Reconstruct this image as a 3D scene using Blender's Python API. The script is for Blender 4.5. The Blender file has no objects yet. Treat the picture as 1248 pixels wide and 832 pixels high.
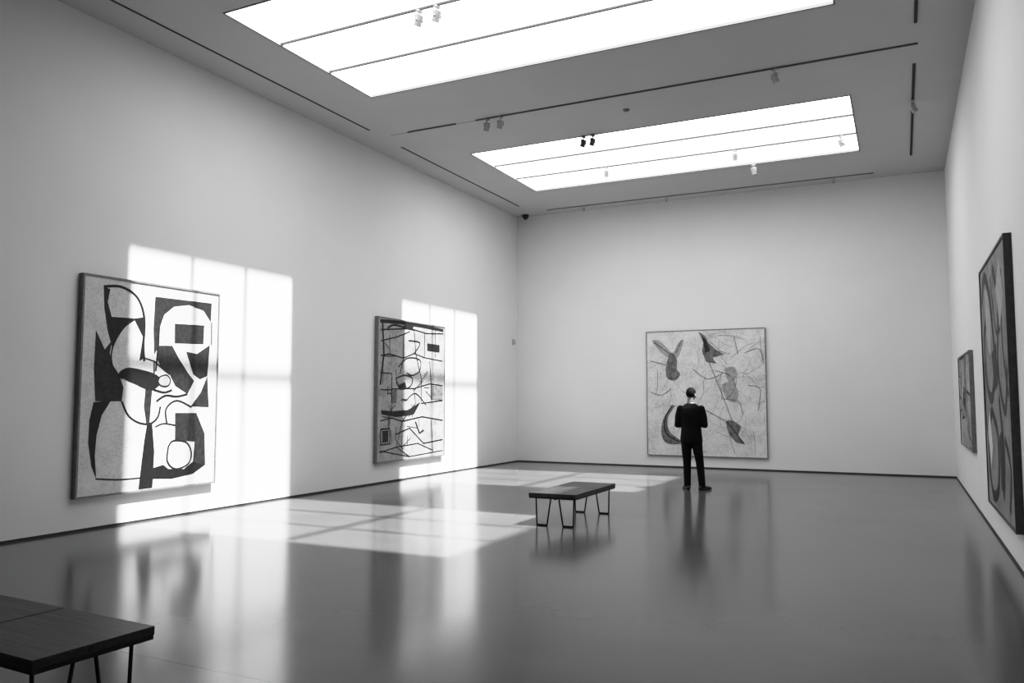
import bpy, bmesh, math, random
import numpy as np
from mathutils import Vector, Matrix, Euler, geometry

S = bpy.context.scene
COL = S.collection
XL, XR, YB, YF, ZC = -9.07, 0.95, 18.9, -7.0, 6.44

# ------------------------------------------------------------------ materials
def new_mat(name):
    m = bpy.data.materials.new(name); m.use_nodes = True
    nt = m.node_tree
    return m, nt, nt.nodes['Principled BSDF']

def gray(v): return (v, v, v, 1)

def noisy(name, v0, v1, scale=5.0, rough=0.6, detail=4, spec=0.5, bump=0.0, stretch=(1,1,1), metallic=0, r0=None, r1=None, bscale=None):
    m, nt, b = new_mat(name)
    N = nt.nodes; L = nt.links
    tc = N.new('ShaderNodeTexCoord'); mp = N.new('ShaderNodeMapping')
    mp.inputs['Scale'].default_value = stretch
    L.new(tc.outputs['Object'], mp.inputs['Vector'])
    n = N.new('ShaderNodeTexNoise'); n.inputs['Scale'].default_value = scale; n.inputs['Detail'].default_value = detail
    L.new(mp.outputs[0], n.inputs['Vector'])
    r = N.new('ShaderNodeValToRGB')
    r.color_ramp.elements[0].position = 0.3; r.color_ramp.elements[1].position = 0.7
    r.color_ramp.elements[0].color = gray(v0); r.color_ramp.elements[1].color = gray(v1)
    L.new(n.outputs['Fac'], r.inputs[0]); L.new(r.outputs[0], b.inputs['Base Color'])
    b.inputs['Roughness'].default_value = rough
    b.inputs['Specular IOR Level'].default_value = spec
    b.inputs['Metallic'].default_value = metallic
    if bump:
        n2 = N.new('ShaderNodeTexNoise'); n2.inputs['Scale'].default_value = bscale or scale*4; n2.inputs['Detail'].default_value = 3
        L.new(mp.outputs[0], n2.inputs['Vector'])
        bp = N.new('ShaderNodeBump'); bp.inputs['Strength'].default_value = bump; bp.inputs['Distance'].default_value = 0.01
        L.new(n2.outputs['Fac'], bp.inputs['Height']); L.new(bp.outputs[0], b.inputs['Normal'])
    return m

M_wall = noisy('white_plaster', 0.81, 0.83, 1.2, 0.75, spec=0.2)
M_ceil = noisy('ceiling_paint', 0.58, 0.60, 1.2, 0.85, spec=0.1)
M_base = noisy('shadow_gap_dark', 0.03, 0.04, 8, 0.6)
M_metal = noisy('blackened_steel', 0.012, 0.02, 30, 0.4, metallic=0.3)
M_frame = noisy('frame_gray_metal', 0.18, 0.24, 20, 0.45)
M_framed = noisy('frame_dark', 0.06, 0.09, 20, 0.45)
M_white = noisy('spotlight_lightgray', 0.42, 0.5, 20, 0.4)
M_track = noisy('track_gray', 0.10, 0.12, 20, 0.5)
M_trackl = noisy('track_lightgray', 0.22, 0.26, 20, 0.5)
M_slot = noisy('slot_dark', 0.015, 0.02, 20, 0.6)
M_suit = noisy('suit_black_wool', 0.004, 0.007, 200, 0.8, spec=0.2)
M_shoe = noisy('shoe_leather', 0.008, 0.012, 60, 0.35)
M_skin = noisy('skin', 0.18, 0.22, 40, 0.5)
M_hair = noisy('hair_dark', 0.008, 0.018, 120, 0.8, spec=0.1, stretch=(1,1,0.2))
M_shirt = noisy('shirt_white', 0.65, 0.7, 60, 0.7)
M_paper = noisy('brochure_paper', 0.6, 0.75, 30, 0.6)
M_ink = noisy('paint_black', 0.008, 0.018, 25, 0.55, bump=0.1, detail=8)
M_char = noisy('paint_charcoal', 0.016, 0.036, 18, 0.6, bump=0.1, detail=8)
M_mid = noisy('paint_midgray', 0.08, 0.26, 14, 0.6, detail=8)
M_pale = noisy('paint_palegray', 0.30, 0.46, 14, 0.6, detail=8)
M_lightp = noisy('paint_offwhite', 0.58, 0.68, 14, 0.6, detail=8)

def canvas_mat(name, lo, hi, blotch, p0=0.35, p1=0.62):
    m, nt, b = new_mat(name); N = nt.nodes; L = nt.links
    tc = N.new('ShaderNodeTexCoord')
    n1 = N.new('ShaderNodeTexNoise'); n1.inputs['Scale'].default_value = 34; n1.inputs['Detail'].default_value = 8; n1.inputs['Roughness'].default_value = 0.75
    n2 = N.new('ShaderNodeTexNoise'); n2.inputs['Scale'].default_value = blotch; n2.inputs['Detail'].default_value = 9; n2.inputs['Roughness'].default_value = 0.7
    L.new(tc.outputs['Object'], n1.inputs['Vector']); L.new(tc.outputs['Object'], n2.inputs['Vector'])
    w1 = N.new('ShaderNodeTexWave'); w1.bands_direction = 'X'; w1.inputs['Scale'].default_value = 18; w1.inputs['Distortion'].default_value = 6; w1.inputs['Detail'].default_value = 3
    w2 = N.new('ShaderNodeTexWave'); w2.bands_direction = 'Z'; w2.inputs['Scale'].default_value = 18; w2.inputs['Distortion'].default_value = 6; w2.inputs['Detail'].default_value = 3
    L.new(tc.outputs['Object'], w1.inputs['Vector']); L.new(tc.outputs['Object'], w2.inputs['Vector'])
    def ma(op, a, c):
        x = N.new('ShaderNodeMath'); x.operation = op
        for i, q in enumerate((a, c)):
            if isinstance(q, (int, float)): x.inputs[i].default_value = q
            else: L.new(q, x.inputs[i])
        return x.outputs[0]
    s = ma('ADD', ma('MULTIPLY', n1.outputs['Fac'], 0.45), ma('MULTIPLY', n2.outputs['Fac'], 0.37))
    s = ma('ADD', s, ma('MULTIPLY', ma('ADD', w1.outputs['Fac'], w2.outputs['Fac']), 0.09))
    r = N.new('ShaderNodeValToRGB'); r.color_ramp.elements[0].position = p0; r.color_ramp.elements[1].position = p1
    r.color_ramp.elements[0].color = gray(lo); r.color_ramp.elements[1].color = gray(hi)
    L.new(s, r.inputs[0]); L.new(r.outputs[0], b.inputs['Base Color'])
    b.inputs['Roughness'].default_value = 0.75; b.inputs['Specular IOR Level'].default_value = 0.2
    return m
M_cv1 = canvas_mat('canvas_linen_light', 0.44, 0.72, 3, 0.38, 0.56)
M_cv2 = canvas_mat('canvas_linen_gray', 0.18, 0.52, 3, 0.40, 0.57)
M_cv3 = canvas_mat('canvas_mottled', 0.46, 0.80, 2.6, 0.40, 0.53)
M_cv4 = canvas_mat('canvas_dusty', 0.14, 0.38, 3, 0.40, 0.57)

def floor_mat():
    m, nt, b = new_mat('polished_concrete'); N = nt.nodes; L = nt.links
    tc = N.new('ShaderNodeTexCoord')
    n = N.new('ShaderNodeTexNoise'); n.inputs['Scale'].default_value = 0.8; n.inputs['Detail'].default_value = 6; n.inputs['Roughness'].default_value = 0.5
    L.new(tc.outputs['Object'], n.inputs['Vector'])
    r = N.new('ShaderNodeValToRGB'); r.color_ramp.elements[0].position = 0.3; r.color_ramp.elements[1].position = 0.7
    r.color_ramp.elements[0].color = gray(0.108); r.color_ramp.elements[1].color = gray(0.132)
    L.new(n.outputs['Fac'], r.inputs[0])
    # saw-cut joint in the slab
    sx = N.new('ShaderNodeSeparateXYZ'); L.new(tc.outputs['Object'], sx.inputs[0])
    s1 = N.new('ShaderNodeMath'); s1.operation = 'SUBTRACT'; s1.inputs[1].default_value = 3.59 ; L.new(sx.outputs['Y'], s1.inputs[0])
    s2 = N.new('ShaderNodeMath'); s2.operation = 'ABSOLUTE'; L.new(s1.outputs[0], s2.inputs[0])
    s3 = N.new('ShaderNodeMath'); s3.operation = 'LESS_THAN'; s3.inputs[1].default_value = 0.006; L.new(s2.outputs[0], s3.inputs[0])
    mx = N.new('ShaderNodeMix'); mx.data_type = 'RGBA'
    L.new(s3.outputs[0], mx.inputs['Factor']); L.new(r.outputs[0], mx.inputs['A']); mx.inputs['B'].default_value = gray(0.015)
    L.new(mx.outputs['Result'], b.inputs['Base Color'])
    mr = N.new('ShaderNodeMapRange'); mr.inputs[1].default_value = 0.3; mr.inputs[2].default_value = 0.7
    mr.inputs[3].default_value = 0.15; mr.inputs[4].default_value = 0.18
    L.new(n.outputs['Fac'], mr.inputs[0]); L.new(mr.outputs[0], b.inputs['Roughness'])
    b.inputs['Specular IOR Level'].default_value = 0.55
    return m
M_floor = floor_mat()

def wood_mat():
    m, nt, b = new_mat('dark_stained_wood'); N = nt.nodes; L = nt.links
    tc = N.new('ShaderNodeTexCoord'); mp = N.new('ShaderNodeMapping'); mp.inputs['Scale'].default_value = (0.6, 14, 14)
    L.new(tc.outputs['Object'], mp.inputs['Vector'])
    n = N.new('ShaderNodeTexNoise'); n.inputs['Scale'].default_value = 3.5; n.inputs['Detail'].default_value = 8; n.inputs['Distortion'].default_value = 0.6
    L.new(mp.outputs[0], n.inputs['Vector'])
    r = N.new('ShaderNodeValToRGB'); r.color_ramp.elements[0].position = 0.35; r.color_ramp.elements[1].position = 0.68
    r.color_ramp.elements[0].color = gray(0.018); r.color_ramp.elements[1].color = gray(0.06)
    L.new(n.outputs['Fac'], r.inputs[0]); L.new(r.outputs[0], b.inputs['Base Color'])
    b.inputs['Roughness'].default_value = 0.42
    return m
M_wood = wood_mat()

PANEL_E, PANEL_T, SUN_E = 4.95, 0.35, 46.0
def panel_mat():
    m = bpy.data.materials.new('laylight_glass'); m.use_nodes = True
    nt = m.node_tree; nt.nodes.clear(); N = nt.nodes; L = nt.links
    o = N.new('ShaderNodeOutputMaterial'); mx = N.new('ShaderNodeMixShader'); mx.inputs[0].default_value = PANEL_T
    e = N.new('ShaderNodeEmission'); e.inputs['Strength'].default_value = PANEL_E
    t = N.new('ShaderNodeBsdfTransparent')
    L.new(e.outputs[0], mx.inputs[1]); L.new(t.outputs[0], mx.inputs[2]); L.new(mx.outputs[0], o.inputs[0])
    return m
M_panel = panel_mat()

# ------------------------------------------------------------------ helpers
def mesh_obj(name, bm, mat, parent=None, smooth=False):
    bmesh.ops.recalc_face_normals(bm, faces=bm.faces[:])
    me = bpy.data.meshes.new(name); bm.to_mesh(me); bm.free()
    if smooth:
        for p in me.polygons: p.use_smooth = True
    me.materials.append(mat)
    o = bpy.data.objects.new(name, me); COL.objects.link(o)
    if parent: o.parent = parent
    return o

def add_box(bm, x0, x1, y0, y1, z0, z1):
    v = [bm.verts.new(p) for p in ((x0,y0,z0),(x1,y0,z0),(x1,y1,z0),(x0,y1,z0),(x0,y0,z1),(x1,y0,z1),(x1,y1,z1),(x0,y1,z1))]
    for f in ((0,3,2,1),(4,5,6,7),(0,1,5,4),(1,2,6,5),(2,3,7,6),(3,0,4,7)):
        bm.faces.new([v[i] for i in f])

def box(name, x0, x1, y0, y1, z0, z1, mat, parent=None, bevel=0):
    bm = bmesh.new(); add_box(bm, x0, x1, y0, y1, z0, z1)
    o = mesh_obj(name, bm, mat, parent)
    if bevel:
        md = o.modifiers.new('bevel', 'BEVEL'); md.width = bevel; md.segments = 2
    return o

def add_rod(bm, p0, p1, r0, r1=None, seg=12):
    r1 = r0 if r1 is None else r1
    p0 = Vector(p0); p1 = Vector(p1); d = p1 - p0
    M = Matrix.Translation((p0+p1)/2) @ d.to_track_quat('Z', 'Y').to_matrix().to_4x4()
    bmesh.ops.create_cone(bm, cap_ends=True, segments=seg, radius1=r0, radius2=r1, depth=d.length, matrix=M)

def add_ball(bm, c, r, s=(1,1,1), seg=16, rot=None):
    M = Matrix.Translation(Vector(c)) @ (rot or Matrix.Identity(4)) @ Matrix.Diagonal((s[0], s[1], s[2], 1))
    bmesh.ops.create_uvsphere(bm, u_segments=seg, v_segments=max(8, seg*3//4), radius=r, matrix=M)

def chain(bm, pts, rad, seg=14):
    for p, r in zip(pts, rad): add_ball(bm, p, r, seg=seg)
    for i in range(len(pts)-1): add_rod(bm, pts[i], pts[i+1], rad[i], rad[i+1], seg)

def loft(bm, rings, seg=28):
    loops = []
    for (z, cx, cy, rx, ry) in rings:
        loops.append([bm.verts.new((cx+rx*math.cos(a), cy+ry*math.sin(a), z)) for a in [2*math.pi*i/seg for i in range(seg)]])
    for a, b in zip(loops, loops[1:]):
        for i in range(seg):
            j = (i+1) % seg; bm.faces.new((a[i], a[j], b[j], b[i]))
    bm.faces.new(loops[0][::-1]); bm.faces.new(loops[-1])

def empty(name, loc=(0,0,0), rot=0):
    e = bpy.data.objects.new(name, None); COL.objects.link(e)
    e.location = loc; e.rotation_euler = (0,0,rot); e.empty_display_size = 0.2
    return e

# ------------------------------------------------------------------ room
T = 0.2
box('floor', XL-T, XR+T, YF-T, YB+T, -0.15, 0, M_floor)
box('wall_left', XL-T, XL, YF-T, YB+T, 0, ZC, M_wall)
box('wall_right', XR, XR+T, YF-T, YB+T, 0, ZC, M_wall)
box('wall_back', XL, XR, YB, YB+T, 0, ZC, M_wall)
box('wall_front', XL, XR, YF-T, YF, 0, ZC, M_wall)
box('shadow_gap_strip_left', XL, XL+0.006, YF, YB, 0, 0.028, M_base)  # dark-coloured strips stand in for the shade of a gap along the floor
box('shadow_gap_strip_right', XR-0.006, XR, YF, YB, 0, 0.028, M_base)
box('shadow_gap_strip_back', XL, XR, YB-0.006, YB, 0, 0.028, M_base)

SK = [(-7.5, -0.6, 7.12, 10.22), (-7.5, -0.6, 13.5, 16.65)]
bm = bmesh.new(); CT = 0.12
add_box(bm, XL-T, SK[0][0], YF-T, YB+T, ZC, ZC+CT)
add_box(bm, SK[0][1], XR+T, YF-T, YB+T, ZC, ZC+CT)
for y0, y1 in ((YF-T, SK[0][2]), (SK[0][3], SK[1][2]), (SK[1][3], YB+T)):
    add_box(bm, SK[0][0], SK[0][1], y0, y1, ZC, ZC+CT)
mesh_obj('ceiling', bm, M_ceil)

for k, (x0, x1, y0, y1) in enumerate(SK):
    e = empty('skylight', ((x0+x1)/2, (y0+y1)/2, ZC))
    hx, hy = (x1-x0)/2, (y1-y0)/2
    bm = bmesh.new()
    for i in range(3):
        a = -hy + 2*hy*i/3; b = a+2*hy/3
        bm.faces.new([bm.verts.new(q) for q in ((-hx,a,.04),(hx,a,.04),(hx,b,.04),(-hx,b,.04))])
    mesh_obj('glass_panels', bm, M_panel, e)
    bm = bmesh.new()
    for i in (1, 2):
        a = -hy + 2*hy*i/3; add_box(bm, -hx, hx, a-0.012, a+0.012, 0.012, 0.06)
    t = 0.012
    add_box(bm, -hx-t, hx+t, -hy-t, -hy+0.006, -0.008, 0.0); add_box(bm, -hx-t, hx+t, hy-0.006, hy+t, -0.008, 0.0)
    add_box(bm, -hx-t, -hx+0.006, -hy, hy, -0.008, 0.0); add_box(bm, hx-0.006, hx+t, -hy, hy, -0.008, 0.0)
    mesh_obj('divider_frame', bm, M_track, e)
    bm = bmesh.new()  # unseen bars added above the panels to cast the soft mullion shadows
    for bx in (-6.5, -2.75):
        add_box(bm, bx-(x0+x1)/2-0.045, bx-(x0+x1)/2+0.045, -hy, hy, 0.14, 0.18)
    for i in (1, 2):
        a = -hy + 2*hy*i/3; add_box(bm, -hx, hx, a-0.034, a+0.034, 0.14, 0.18)
    mesh_obj('shadow_casting_bars', bm, M_track, e)

# tracks and slots in the ceiling
def track(x0, x1, y0, y1, mat, h=0.02):
    box('trim_%d' % track.n, x0, x1, y0, y1, ZC-h, ZC, mat); track.n += 1
track.n = 1
track(-8.49, -8.46, YF+1, 11.5, M_slot, 0.006)
track(-8.51, -8.48, 12.55, 17.8, M_slot, 0.006)
track(0.285, 0.325, 12.6, 17.4, M_slot, 0.012)
track(0.285, 0.325, YF+1, 11.2, M_slot, 0.012)
track(-7.9, -6.9, 11.86, 11.885, M_track)
track(-6.5, 0.34, 11.86, 11.885, M_track)
track(-8.3, 0.2, 11.90, 11.91, M_trackl, 0.004)
track(-8.0, -0.4, 18.41, 18.43, M_trackl)

def spot_mesh(mat):
    bm = bmesh.new()
    add_box(bm, -0.05, 0.05, -0.02, 0.02, -0.03, 0.0)
    add_rod(bm, (0,0,-0.03), (0,0,-0.09), 0.012)
    d = Vector((0, 0.5, -1)).normalized(); c = Vector((0,0,-0.14))
    add_rod(bm, c-d*0.06, c+d*0.08, 0.045, 0.055, 20)
    add_rod(bm, c+d*0.08, c+d*0.095, 0.06, 0.06, 20)
    add_box(bm, -0.065, -0.055, -0.02, 0.02, -0.17, -0.09); add_box(bm, 0.055, 0.065, -0.02, 0.02, -0.17, -0.09)
    add_box(bm, -0.065, 0.065, -0.02, 0.02, -0.09, -0.08)
    bmesh.ops.recalc_face_normals(bm, faces=bm.faces[:])
    me = bpy.data.meshes.new('track_spotlight'); bm.to_mesh(me); bm.free(); me.materials.append(mat); return me
sm_w = spot_mesh(M_white); sm_d = spot_mesh(M_track)
for (x, y, r, me, dz) in [(-5.12,13.48,1.2,sm_d,0.008),(-4.94,13.48,1.2,sm_d,0.008),(-5.42,15.60,0.3,sm_w,0),(-2.78,15.60,0.3,sm_w,0),
                   (-2.6,16.66,-0.2,sm_w,0.008),(-0.87,15.60,-1,sm_w,0),(-5.27,8.15,1.3,sm_w,0),(-5.01,8.15,1.3,sm_w,0),
                   (-6.28,11.872,0.8,sm_w,0.02),(-6.02,11.872,1.0,sm_w,0.02),(-1.53,11.872,-0.6,sm_w,0.02),(0.305,14.15,-1.2,sm_w,0.012),
                   (-7.0,18.42,0.1,sm_w,0.02),(-4.9,18.42,0.1,sm_w,0.02),(-1.2,18.42,0.1,sm_w,0.02)]:
    o = bpy.data.objects.new('track_spotlight', me); COL.objects.link(o)
    o.location = (x, y, ZC-dz); o.rotation_euler = (0,0,r); o.scale = (.85,.85,.85)
    if y > 18: o.scale = (0.5,0.5,0.5)
    if dz == 0: o.location.z = ZC+0.012
# smoke detector
bm = bmesh.new(); add_rod(bm, (0,0,0), (0,0,-0.03), 0.07, 0.06, 24); add_rod(bm, (0,0,-0.03), (0,0,-0.045), 0.04, 0.03, 24)
o = mesh_obj('smoke_detector', bm, M_trackl); o.location = (-4.0, 12.55, ZC); o.scale = (.8,.8,.8)
# dome security camera
bm = bmesh.new(); add_rod(bm, (0,0,0), (0,0,-0.04), 0.09, 0.09, 24); add_ball(bm, (0,0,-0.05), 0.075)
o = mesh_obj('security_camera', bm, M_slot, smooth=True); o.location = (-8.75, 18.72, ZC)
# wall sensor
bm = bmesh.new(); add_box(bm, 0, 0.03, -0.05, 0.05, -0.07, 0.07); add_box(bm, 0.03, 0.07, -0.03, 0.03, -0.05, 0.03)
o = mesh_obj('wall_sensor', bm, M_white); o.location = (XL, 18.62, 3.1)

# ------------------------------------------------------------------ paintings
def homog(q):
    dst = [(0,1),(1,1),(1,0),(0,0)]
    A = []; B = []
    for (x, y), (u, v) in zip(q, dst):
        A.append([x,y,1,0,0,0,-u*x,-u*y]); B.append(u)
        A.append([0,0,0,x,y,1,-v*x,-v*y]); B.append(v)
    h = np.linalg.solve(np.array(A, float), np.array(B, float))
    def f(p):
        x, y = p; w = h[6]*x+h[7]*y+1
        return ((h[0]*x+h[1]*y+h[2])/w, (h[3]*x+h[4]*y+h[5])/w)
    return f

def catmull(P, closed, n=8):
    out = []; N = len(P)
    rng = range(N) if closed else range(N-1)
    for i in rng:
        if closed: p = [P[(i+k-1) % N] for k in range(4)]
        else: p = [P[max(0,i-1)], P[i], P[i+1], P[min(N-1,i+2)]]
        for s in range(n):
            t = s/n
            out.append(tuple(0.5*((2*p[1][k]) + (-p[0][k]+p[2][k])*t + (2*p[0][k]-5*p[1][k]+4*p[2][k]-p[3][k])*t*t + (-p[0][k]+3*p[1][k]-3*p[2][k]+p[3][k])*t**3) for k in (0,1)))
    if not closed: out.append(tuple(P[-1]))
    return out

class Painting:
    def __init__(self, loc, rot, W, H, depth, canvas, frame, quad=None, fw=0.025):
        self.e = empty('abstract_painting', loc, rot); self.W, self.H, self.d = W, H, depth
        bm = bmesh.new(); c = fw
        add_box(bm, -W/2+c, W/2-c, -depth+0.012, -0.01, c, H-c)
        mesh_obj('canvas', bm, canvas, self.e)
        bm = bmesh.new()
        add_box(bm, -W/2, -W/2+c, -depth, 0, 0, H); add_box(bm, W/2-c, W/2, -depth, 0, 0, H)
        add_box(bm, -W/2+c, W/2-c, -depth, 0, 0, c); add_box(bm, -W/2+c, W/2-c, -depth, 0, H-c, H)
        mesh_obj('frame', bm, frame, self.e)
        self.map = homog(quad) if quad else (lambda p: p)
        self.bms = {}; self.fw = fw; self.lay = 0
    def P(self, p):
        u, v = self.map(p)
        m = self.fw
        x = min(max((u-0.5)*self.W, -self.W/2+m), self.W/2-m); z = min(max(v*self.H, m), self.H-m)
        return (x, z)
    def bm(self, mat):
        if mat.name not in self.bms: self.bms[mat.name] = (bmesh.new(), mat)
        return self.bms[mat.name][0]
    def ylay(self):
        self.lay += 1
        return -self.d+0.012-0.001-0.0001*self.lay
    def fill(self, pts, mat, smooth=False):
        q = [self.P(p) for p in pts]
        if smooth: q = catmull(q, True, 6)
        y = self.ylay()
        vs = [Vector((a, y, b)) for a, b in q]
        tris = geometry.tessellate_polygon([vs]); b = self.bm(mat)
        bv = [b.verts.new(v) for v in vs]
        for t in tris:
            try: b.faces.new([bv[i] for i in t])
            except ValueError: pass
    def stroke(self, pts, w, mat, smooth=True, taper=False):
        q = [self.P(p) for p in pts]
        if smooth and len(q) > 2: q = catmull(q, False, 7)
        y = self.ylay(); b = self.bm(mat)
        prev = None; n = len(q)
        for i in range(n):
            a = Vector(q[max(0,i-1)]); c = Vector(q[min(n-1,i+1)]); d = c-a
            if d.length < 1e-6: continue
            d.normalize(); nn = Vector((-d.y, d.x))
            k = w/2*(math.sin(math.pi*(0.08+0.84*i/(n-1))) if taper else 1)
            p = Vector(q[i]); l = b.verts.new((p.x+nn.x*k, y, p.y+nn.y*k)); r = b.verts.new((p.x-nn.x*k, y, p.y-nn.y*k))
            if prev: b.faces.new((prev[0], l, r, prev[1]))
            prev = (l, r)
    def done(self):
        for nme, (b, m) in self.bms.items():
            o = mesh_obj('painted_' + nme.replace('paint_', ''), b, m, self.e)

# --- painting 1 (left wall, near)
p = Painting((XL, (6.42+8.61)/2, 0.40), math.radians(90), 2.19, 2.76, 0.08, M_cv1, M_frame,
             [(101,332),(268,357),(263,588),(93,608)])
p.fill([(126,349),(134,352),(131,368),(136,386),(166,388),(156,393),(146,404),(137,424),(131,402),(127,375)], M_ink)
p.stroke([(126,349),(146,349),(163,358),(172,372),(176,392),(175,420),(176,440)], 0.035, M_ink)
p.fill([(117,402),(128,426),(137,414),(134,430),(138,445),(146,457),(151,472),(149,489),(117,489),(115,450)], M_char)
p.stroke([(166,388),(150,400),(137,425),(138,447),(150,462)], 0.02, M_ink)
p.fill([(115,490),(136,488),(125,506),(119,530),(117,555),(119,583),(113,568),(109,540),(110,512)], M_ink)
p.stroke([(118,583),(145,584),(172,582)], 0.02, M_ink)
p.stroke([(149,489),(157,506),(170,515),(184,516),(193,508),(196,495)], 0.028, M_ink)
p.fill([(163,388),(177,386),(176,436),(170,440),(174,410)], M_ink)
p.fill([(178,470),(186,474),(184,500),(183,516),(179,516),(176,495)], M_char)
p.fill([(180,516),(186,514),(189,550),(187,594),(170,596),(174,560),(177,535)], M_ink)
p.fill([(189,361),(258,369),(257,392),(248,378),(230,371),(212,373),(200,383),(195,398),(194,421),(188,432),(187,400)], M_char)
p.fill([(213,394),(249,396),(248,419),(213,418)], M_char)
p.fill([(193,421),(210,421),(219,438),(230,455),(237,464),(229,480),(214,470),(207,456),(196,447),(191,436)], M_char)
p.fill([(227,428),(240,431),(256,420),(253,458),(244,462),(236,456)], M_char)
p.fill([(253,458),(255,496),(233,495),(245,478)], M_char)
p.fill([(214,503),(240,503),(250,528),(251,566),(243,570),(236,562),(238,538),(214,536)], M_char)
p.fill([(187,570),(200,566),(206,571),(225,571),(236,562),(251,566),(236,577),(210,583),(187,583)], M_ink)
p.stroke([(206,544),(212,537),(228,539),(234,552),(230,565),(215,571),(205,562),(206,544)], 0.025, M_ink)
p.stroke([(258,392),(258,420)], 0.02, M_ink)
p.stroke([(194,398),(192,430),(190,452)], 0.025, M_ink)
p.stroke([(176,436),(188,440),(188,455)], 0.02, M_ink, smooth=False)
p.stroke([(188,440),(196,447),(207,456)], 0.02, M_ink)
p.stroke([(191,489),(202,482),(216,483),(229,480)], 0.03, M_ink)
p.stroke([(204,516),(203,498),(216,488),(234,496)], 0.025, M_ink)
p.stroke([(186,474),(200,478),(210,475)], 0.03, M_ink)
p.stroke([(190,520),(200,516),(214,518)], 0.02, M_ink)
p.fill([(145,455),(156,448),(175,451),(190,456),(197,463),(193,471),(182,475),(165,468),(152,462)], M_ink, True)
p.fill([(195,459),(203,457),(208,463),(205,470),(197,470),(193,465)], M_pale, True)
p.stroke([(195,459),(203,457),(208,463),(205,470),(197,470),(193,465),(195,459)], 0.02, M_ink)
p.done()

# --- painting 2 (left wall, far): blocky, mostly straight construction lines
q2 = [(460,385),(543,397),(542,554),(460,565)]
p = Painting((XL, (12.56+15.07)/2, 0.395), math.radians(90), 2.51, 2.81, 0.08, M_cv2, M_frame, q2)
F = False
for s, w, sm in [
    ([(463,391),(490,393),(515,397),(541,402)], .07, F), ([(464,402),(500,400),(520,406),(541,406)], .03, F),
    ([(466,392),(468,432),(464,470)], .05, F), ([(472,400),(480,396),(494,399),(505,402)], .04, True),
    ([(464,416),(483,411),(500,404)], .025, F), ([(475,408),(475,432),(492,437)], .025, F), ([(464,434),(475,432),(492,437),(505,431),(518,436)], .028, F),
    ([(492,408),(492,437),(488,456)], .028, F), ([(505,402),(507,431),(514,462)], .028, F), ([(518,406),(518,436),(540,440)], .028, F),
    ([(531,402),(531,436)], .022, F), ([(486,448),(497,437),(512,439),(512,452),(503,458),(496,455)], .03, True),
    ([(464,455),(478,456),(478,492)], .028, F), ([(483,462),(494,458),(503,462),(500,472),(488,474),(483,462)], .03, True),
    ([(478,475),(505,474),(524,468),(540,470)], .025, F), ([(464,476),(478,476)], .022, F), ([(514,462),(514,492),(540,488)], .028, F),
    ([(524,440),(526,468),(526,488)], .025, F), ([(505,474),(507,492),(491,514)], .025, F),
    ([(478,510),(491,514),(515,508),(540,512)], .028, F), ([(507,514),(512,528),(517,524)], .045, F), ([(483,530),(500,522),(517,540),(540,535)], .028, F),
    ([(491,514),(484,545),(500,556)], .025, F), ([(526,512),(528,550)], .022, F), ([(484,545),(510,540),(528,548)], .022, F),
    ([(465,524),(476,523),(476,541),(465,543),(465,524)], .035, F), ([(464,514),(478,510)], .022, F), ([(464,552),(484,545)], .022, F),
    ([(464,550),(500,556),(540,548)], .02, F), ([(496,488),(507,480),(520,494)], .025, True), ([(498,415),(512,418),(505,431)], .03, True)]:
    p.stroke(s, w, M_ink, smooth=sm)
random.seed(21)
for i in range(30):
    x, y = random.uniform(465, 532), random.uniform(405, 545)
    a = random.choice([0.1, 1.5, 0.0, 1.6, 0.7, -0.7]); l = random.uniform(6, 16)
    p.stroke([(x, y), (min(540, x+l*math.cos(a)), min(551, y+l*1.3*math.sin(a)))], random.uniform(.01, .018), random.choice([M_ink, M_char]), smooth=False)
p.fill([(521,418),(536,420),(536,429),(521,427)], M_ink)
p.fill([(465,501),(480,502),(498,500),(513,490),(505,505),(484,509),(466,506)], M_ink)
p.fill([(467,526),(474,525),(474,539),(467,540)], M_char)
p.fill([(486,470),(494,466),(496,474),(488,476)], M_char)
p.fill([(492,393),(504,396),(503,402),(493,400)], M_ink)
p.fill([(526,470),(540,471),(540,487),(527,487)], M_mid)
p.fill([(478,476),(484,476),(484,492),(479,492)], M_mid)
p.done()

# --- painting 3 (back wall): pale mottled ground, fine lines, a few gray shapes
q3 = [(787,404),(933,399),(935,558),(789,555)]
p = Painting((-4.17, YB, 0.275), 0, 2.80, 2.975, 0.06, M_cv3, M_frame, q3, fw=0.015)
random.seed(11)
for i in range(54):
    x, y = random.uniform(792, 930), random.uniform(405, 552); pts = [(x, y)]; a = random.choice([0, 1.57, 3.14, 4.7]) + random.uniform(-.4, .4)
    for k in range(3):
        a += random.uniform(-.5, .5); x += 11*math.cos(a); y += 11*math.sin(a)
        x = min(max(x, 790), 931); y = min(max(y, 404), 553); pts.append((x, y))
    p.stroke(pts, random.uniform(.005, .010), M_pale if i % 3 else M_mid, smooth=random.random() < .4)
p.fill([(795,416),(803,415),(812,423),(820,430),(827,418),(833,414),(829,430),(823,437),(810,433)], M_pale, True)
p.fill([(818,430),(825,438),(825,450),(829,457),(822,464),(813,460),(812,446)], M_mid, True)
p.fill([(852,404),(860,409),(864,418),(873,426),(883,432),(869,436),(873,443),(861,441),(856,428),(858,418)], M_mid)
p.fill([(856,408),(862,416),(866,428),(860,430)], M_char)
p.stroke([(797,417),(812,428),(822,436)], 0.03, M_mid); p.stroke([(831,415),(823,432)], 0.025, M_mid)
p.fill([(823,494),(814,510),(816,526),(828,536),(832,541),(812,540),(806,526),(810,508)], M_mid, True)
p.stroke([(820,494),(811,510),(812,528),(828,539)], 0.03, M_char)
p.fill([(884,513),(893,512),(903,520),(899,530),(908,541),(897,539),(888,528)], M_mid)
p.stroke([(886,514),(894,524),(906,540)], 0.02, M_char)
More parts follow.
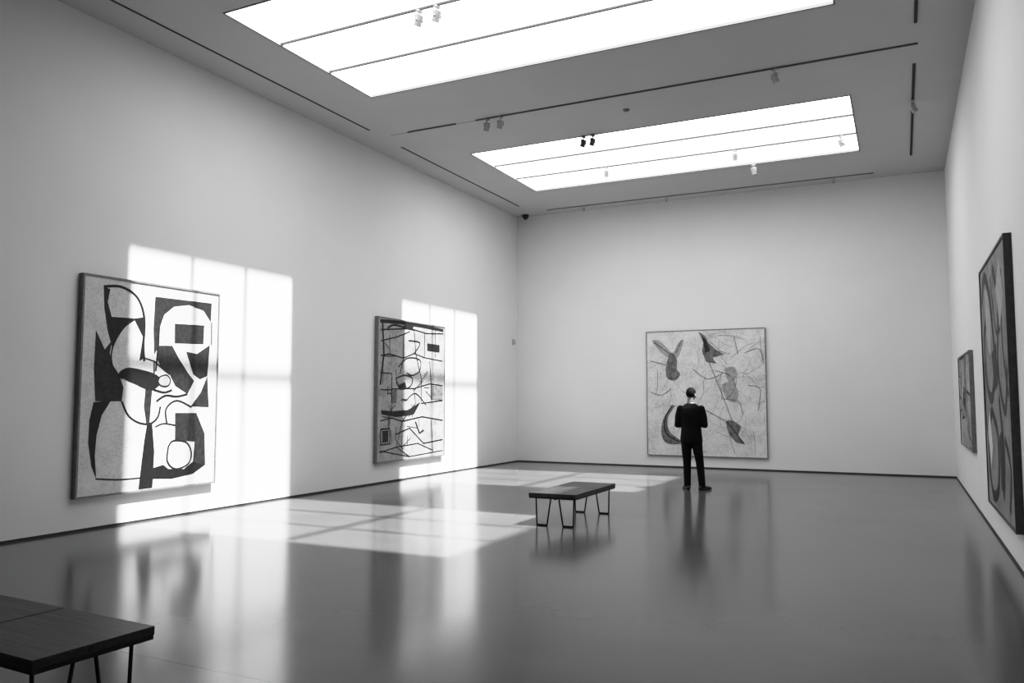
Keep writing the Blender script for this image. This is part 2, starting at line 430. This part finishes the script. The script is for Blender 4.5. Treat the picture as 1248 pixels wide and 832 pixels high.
p.fill([(880,470),(892,466),(900,478),(896,490),(886,486)], M_pale, True)
p.fill([(884,450),(896,448),(897,460),(889,466)], M_pale, True)
for s in ([(864,440),(872,460),(880,480),(892,512)], [(872,452),(890,458),(896,472),(886,486)], [(860,500),(875,508),(884,513)]):
    p.stroke(s, 0.014, M_mid)
for s in ([(793,440),(812,445)], [(908,430),(925,425),(930,440)], [(845,450),(862,462),(880,456)], [(880,486),(900,490),(905,505)], [(793,478),(806,482),(818,474)], [(895,410),(900,432)], [(912,470),(926,474),(924,500)]):
    p.stroke(s, 0.012, M_mid)
p.done()

# --- painting 4 (right wall, near) in unit canvas coordinates
p = Painting((XR, (8.55+11.15)/2, 0.39), math.radians(-90), 2.6, 2.75, 0.07, M_cv4, M_framed, None)
for s, w in [([(.05,.85),(.2,.95),(.4,.85),(.5,.6),(.35,.45),(.15,.5),(.1,.7),(.25,.78)], .14), ([(.55,.95),(.7,.8),(.62,.55),(.8,.4),(.92,.55)], .12),
             ([(.3,.4),(.5,.3),(.45,.1),(.2,.06),(.1,.25),(.3,.4)], .13), ([(.6,.45),(.7,.25),(.62,.08)], .15), ([(.85,.9),(.8,.65),(.93,.45)], .08),
             ([(.05,.6),(.05,.35),(.2,.2)], .08), ([(.75,.3),(.9,.2),(.82,.05)], .1), ([(.45,.92),(.6,.7),(.75,.7)], .06)]:
    p.stroke(s, w, M_ink)
p.fill([(.4,.62),(.58,.66),(.6,.5),(.45,.47)], M_ink); p.fill([(.1,.3),(.2,.4),(.28,.25),(.18,.15)], M_lightp); p.fill([(.65,.85),(.8,.95),(.9,.8),(.75,.7)], M_pale)
p.fill([(.55,.3),(.68,.34),(.7,.12),(.56,.1)], M_ink); p.fill([(.22,.9),(.4,.8),(.36,.62),(.22,.7)], M_pale, True)
p.done()
# --- painting 5 (right wall, far)
p = Painting((XR, (13.45+16.0)/2, 0.83), math.radians(-90), 2.55, 1.50, 0.06, M_cv2, M_frame, None)
random.seed(8)
for i in range(30):
    x, y = random.uniform(.05, .95), random.uniform(.05, .95); pts = [(x, y)]; a = random.uniform(0, 6.28)
    for k in range(3):
        a += random.uniform(-1, 1); x += .12*math.cos(a); y += .15*math.sin(a); pts.append((min(max(x, .03), .97), min(max(y, .03), .97)))
    p.stroke(pts, random.uniform(.02, .05), random.choice([M_ink, M_mid, M_char]))
p.fill([(.3,.5),(.45,.65),(.5,.4)], M_char); p.fill([(.6,.2),(.75,.35),(.8,.15)], M_mid)
p.done()

# ------------------------------------------------------------------ benches
def bench(loc, rot):
    e = empty('gallery_bench', loc, rot)
    Lh, Wh, H = 0.77, 0.32, 0.42
    for i, (a, b) in enumerate(((-Lh, -0.006), (0.006, Lh))):
        box('seat_panel_%d' % (i+1), a, b, -Wh, Wh, H-0.045, H, M_wood, e, 0.003)
    box('seat_apron', -Lh+0.004, Lh-0.004, -Wh+0.004, Wh-0.004, H-0.068, H-0.0455, M_metal, e)
    k = 0; r = 0.010
    for sx in (-1, 1):
        X = sx*(Lh-0.10)
        for sy in (-1, 1):
            bm = bmesh.new(); k += 1
            pts = [Vector((X, sy*0.26, H-0.07)), Vector((X, sy*0.25, r)), Vector((X, sy*0.11, r)), Vector((X, sy*0.055, H-0.07))]
            for a, b in zip(pts, pts[1:]):
                add_rod(bm, a, b, r, r, 10)
            for q in pts[1:3]: add_ball(bm, q, r, seg=10)
            mesh_obj('leg_loop_%d' % k, bm, M_metal, e)
    bm = bmesh.new(); add_box(bm, -Lh+0.1, Lh-0.1, -0.015, 0.015, H-0.09, H-0.068)
    mesh_obj('underside_rail', bm, M_metal, e)
    return e
bench((-4.01, 10.12, 0), math.radians(90))
bench((-4.34, 2.735, 0), math.radians(-2.5))

# ------------------------------------------------------------------ man
man = empty('standing_man', (-3.42, 14.32, 0), math.radians(2))
def rem(o, vs, sm=4, f=0.6):
    r = o.modifiers.new('remesh', 'REMESH'); r.mode = 'VOXEL'; r.voxel_size = vs; r.use_smooth_shade = True
    s = o.modifiers.new('smooth', 'SMOOTH'); s.factor = f; s.iterations = sm
# jacket with sleeves: one surface
bm = bmesh.new()
loft(bm, [(0.84,0,0,.200,.140),(0.90,0,0,.198,.140),(1.0,0,0,.186,.130),(1.10,0,0,.178,.122),(1.2,0,0,.188,.126),(1.3,0,0,.202,.130),(1.38,0,-.005,.208,.126),(1.45,0,-.01,.190,.108),(1.50,0,-.01,.13,.085),(1.54,0,-.01,.075,.068)])
for s in (-1, 1):
    chain(bm, [(s*.185,-.01,1.435),(s*.225,-.01,1.30),(s*.245,0,1.15),(s*.19,.14,1.145),(s*.12,.27,1.175)], [.068,.062,.054,.049,.038])
    # lapels / pocket flap bulk
    add_ball(bm, (s*.06,.115,1.3), .05, (1,.5,2.4))
j = mesh_obj('suit_jacket', bm, M_suit, man, True); rem(j, 0.011)
# trousers
bm = bmesh.new()
add_ball(bm, (0,0,.90), .15, (1.12,.85,.8))
chain(bm, [(-.092,0,.88),(-.090,.012,.66),(-.086,.018,.50),(-.083,0,.28),(-.080,-.012,.075)], [.098,.086,.072,.066,.060])
chain(bm, [(.092,0,.88),(.115,.012,.66),(.138,.022,.50),(.160,.01,.28),(.178,0,.075)], [.098,.086,.072,.066,.060])
for v in bm.verts:
    if v.co.z < 0.05: v.co.z = 0.05
t = mesh_obj('trousers', bm, M_suit, man, True); rem(t, 0.011)
# shoes
def shoe(name, x, y, ang):
    bm = bmesh.new()
    R = Matrix.Translation((x, y, 0)) @ Matrix.Rotation(ang, 4, 'Z')
    for (yy, r, sx, sz, zz) in ((-.05,.042,1,1.05,.040),(0,.045,.95,1.15,.045),(.06,.046,.98,.95,.038),(.12,.047,1.02,.8,.032),(.17,.042,1.0,.75,.028),(.205,.030,1.1,.8,.022)):
        add_ball(bm, (0,yy,zz), r, (sx,1.1,sz))
    for v in bm.verts: v.co.z = max(v.co.z, 0.006)
    bmesh.ops.transform(bm, matrix=R, verts=bm.verts)
    o = mesh_obj(name, bm, M_shoe, man, True); rem(o, 0.006, 3)
    bm = bmesh.new()
    loft(bm, [(0.0,0,.06,.045,.15),(0.014,0,.06,.045,.15)])
    bmesh.ops.transform(bm, matrix=R, verts=bm.verts); mesh_obj(name+'_sole', bm, M_shoe, man)
shoe('shoe_left', -.083, -.01, math.radians(28)); shoe('shoe_right', .183, 0, math.radians(-30))
# neck + head (turned a little to the right, tipped slightly down)
H = Matrix.Translation((0, .005, 1.60)) @ Matrix.Rotation(math.radians(-18), 4, 'Z') @ Matrix.Rotation(math.radians(-7), 4, 'X')
bm = bmesh.new()
add_ball(bm, (0,0,.115), .1, (.76,.95,1.02), 24)
add_ball(bm, (0,.035,.065), .07, (.85,.95,.95), 20)
add_ball(bm, (0,.065,.020), .03, (1.1,.9,.8))
chain(bm, [(0,.095,.105),(0,.112,.075)], [.010,.014])
add_ball(bm, (0,.088,.125), .02, (2.2,.6,.5))
for s in (-1, 1):
    add_ball(bm, (s*.079,-.002,.09), .028, (.35,.7,1.15)); add_ball(bm, (s*.045,.06,.07), .03)
add_ball(bm, (0,.097,.045), .012, (1.8,.6,.5))
add_rod(bm, (0,-.015,-.10), (0,-.005,.06), .060, .055, 20)
bmesh.ops.transform(bm, matrix=H, verts=bm.verts)
h = mesh_obj('head', bm, M_skin, man, True); rem(h, 0.005, 3)
bm = bmesh.new()
for s in (-1, 1): add_ball(bm, (s*.031,.089,.105), .011)
bmesh.ops.transform(bm, matrix=H, verts=bm.verts); mesh_obj('eyes', bm, M_shoe, man, True)
bm = bmesh.new()
add_ball(bm, (0,-.006,.123), .1, (.83,1.02,1.03), 32)
bmesh.ops.bisect_plane(bm, geom=bm.verts[:]+bm.edges[:]+bm.faces[:], plane_co=(0,.03,.12), plane_no=(0,.75,-.45), clear_outer=True)
bmesh.ops.bisect_plane(bm, geom=bm.verts[:]+bm.edges[:]+bm.faces[:], plane_co=(0,0,.045), plane_no=(0,0,-1), clear_outer=True)
bmesh.ops.transform(bm, matrix=H, verts=bm.verts)
o = mesh_obj('hair', bm, M_hair, man, True); sd = o.modifiers.new('thick', 'SOLIDIFY'); sd.thickness = 0.012
# collar
bm = bmesh.new(); loft(bm, [(1.515,0,-.008,.070,.068),(1.550,0,-.008,.063,.061)]); mesh_obj('shirt_collar', bm, M_shirt, man, True)
# hands holding a folded brochure
def hand(name, s):
    bm = bmesh.new()
    w = Vector((s*.12,.275,1.177)); d = Vector((-s*.35,.9,.25)).normalized(); up = Vector((0,-.25,1)); up = (up-d*up.dot(d)).normalized()
    n = Vector(d.cross(up)) * (-1 if d.cross(up).x*s > 0 else 1); n.normalize()
    for k in (-1.2,-.4,.4,1.2):
        chain(bm, [w+d*.0+up*k*.014, w+d*.085+up*k*.021], [.017,.013], 10)
    for k, Ln in ((-1.5,.030),(-.5,.036),(.5,.040),(1.5,.036)):
        a = w+d*.085+up*k*.019; b1 = a+(d*.8+n*.6)*Ln; b2 = b1+(d*.2+n*.95)*Ln*.75; b3 = b2+(n*.8-d*.5)*Ln*.55
        chain(bm, [a,b1,b2,b3], [.0105,.0095,.0085,.0075], 10)
    a = w+d*.025+up*.024; b1 = a+(up*.7+d*.6+n*.3)*.04; b2 = b1+(d*.8+n*.5+up*.1)*.034
    chain(bm, [a,b1,b2], [.014,.011,.009], 10)
    chain(bm, [w-d*.04, w+d*.01], [.026,.024], 12)
    o = mesh_obj(name, bm, M_skin, man, True); rem(o, 0.0035, 2, .4)
hand('hand_left', -1); hand('hand_right', 1)
bm = bmesh.new()
for s in (-1, 1):
    vs = [Vector((0,.37,1.14)), Vector((s*.07,.385,1.14)), Vector((s*.07,.415,1.29)), Vector((0,.40,1.29))]
    f = bm.faces.new([bm.verts.new(v) for v in vs])
o = mesh_obj('brochure', bm, M_paper, man); sd = o.modifiers.new('thick', 'SOLIDIFY'); sd.thickness = 0.004

# ------------------------------------------------------------------ light
sun = bpy.data.lights.new('sun', 'SUN'); sun.energy = SUN_E; sun.angle = math.radians(1.5)
so = bpy.data.objects.new('sun', sun); COL.objects.link(so); so.location = (8, 10, 20)
so.rotation_euler = Vector((-1, 0.0, -1.81)).to_track_quat('-Z', 'Y').to_euler()
w = bpy.data.worlds.new('sky'); S.world = w; w.use_nodes = True
w.node_tree.nodes['Background'].inputs[0].default_value = gray(1); w.node_tree.nodes['Background'].inputs[1].default_value = 1.0

# ------------------------------------------------------------------ camera
cam = bpy.data.cameras.new('camera'); cam.lens = 28.04; cam.sensor_width = 36; cam.clip_end = 200
co = bpy.data.objects.new('camera', cam); COL.objects.link(co)
co.location = (0, 0, 1.6); co.rotation_euler = (math.radians(94.18), 0, math.radians(26.03))
S.camera = co
vs_ = S.view_settings
vs_.view_transform = 'Standard'; vs_.look = 'None'; vs_.exposure = 0
# film-like tone response: slightly deeper shadows, soft highlight shoulder
vs_.use_curve_mapping = True
cm = vs_.curve_mapping
cm.white_level = (3, 3, 3)
c = cm.curves[3]
pts = [(0,0),(.01,.018),(.035,.078),(.07,.178),(.14,.40),(.21,.62),(.30,.79),(.45,.91),(.70,.975),(1,1)]
c.points[0].location = pts[0]; c.points[-1].location = pts[-1]
for q in pts[1:-1]: c.points.new(*q)
cm.update()
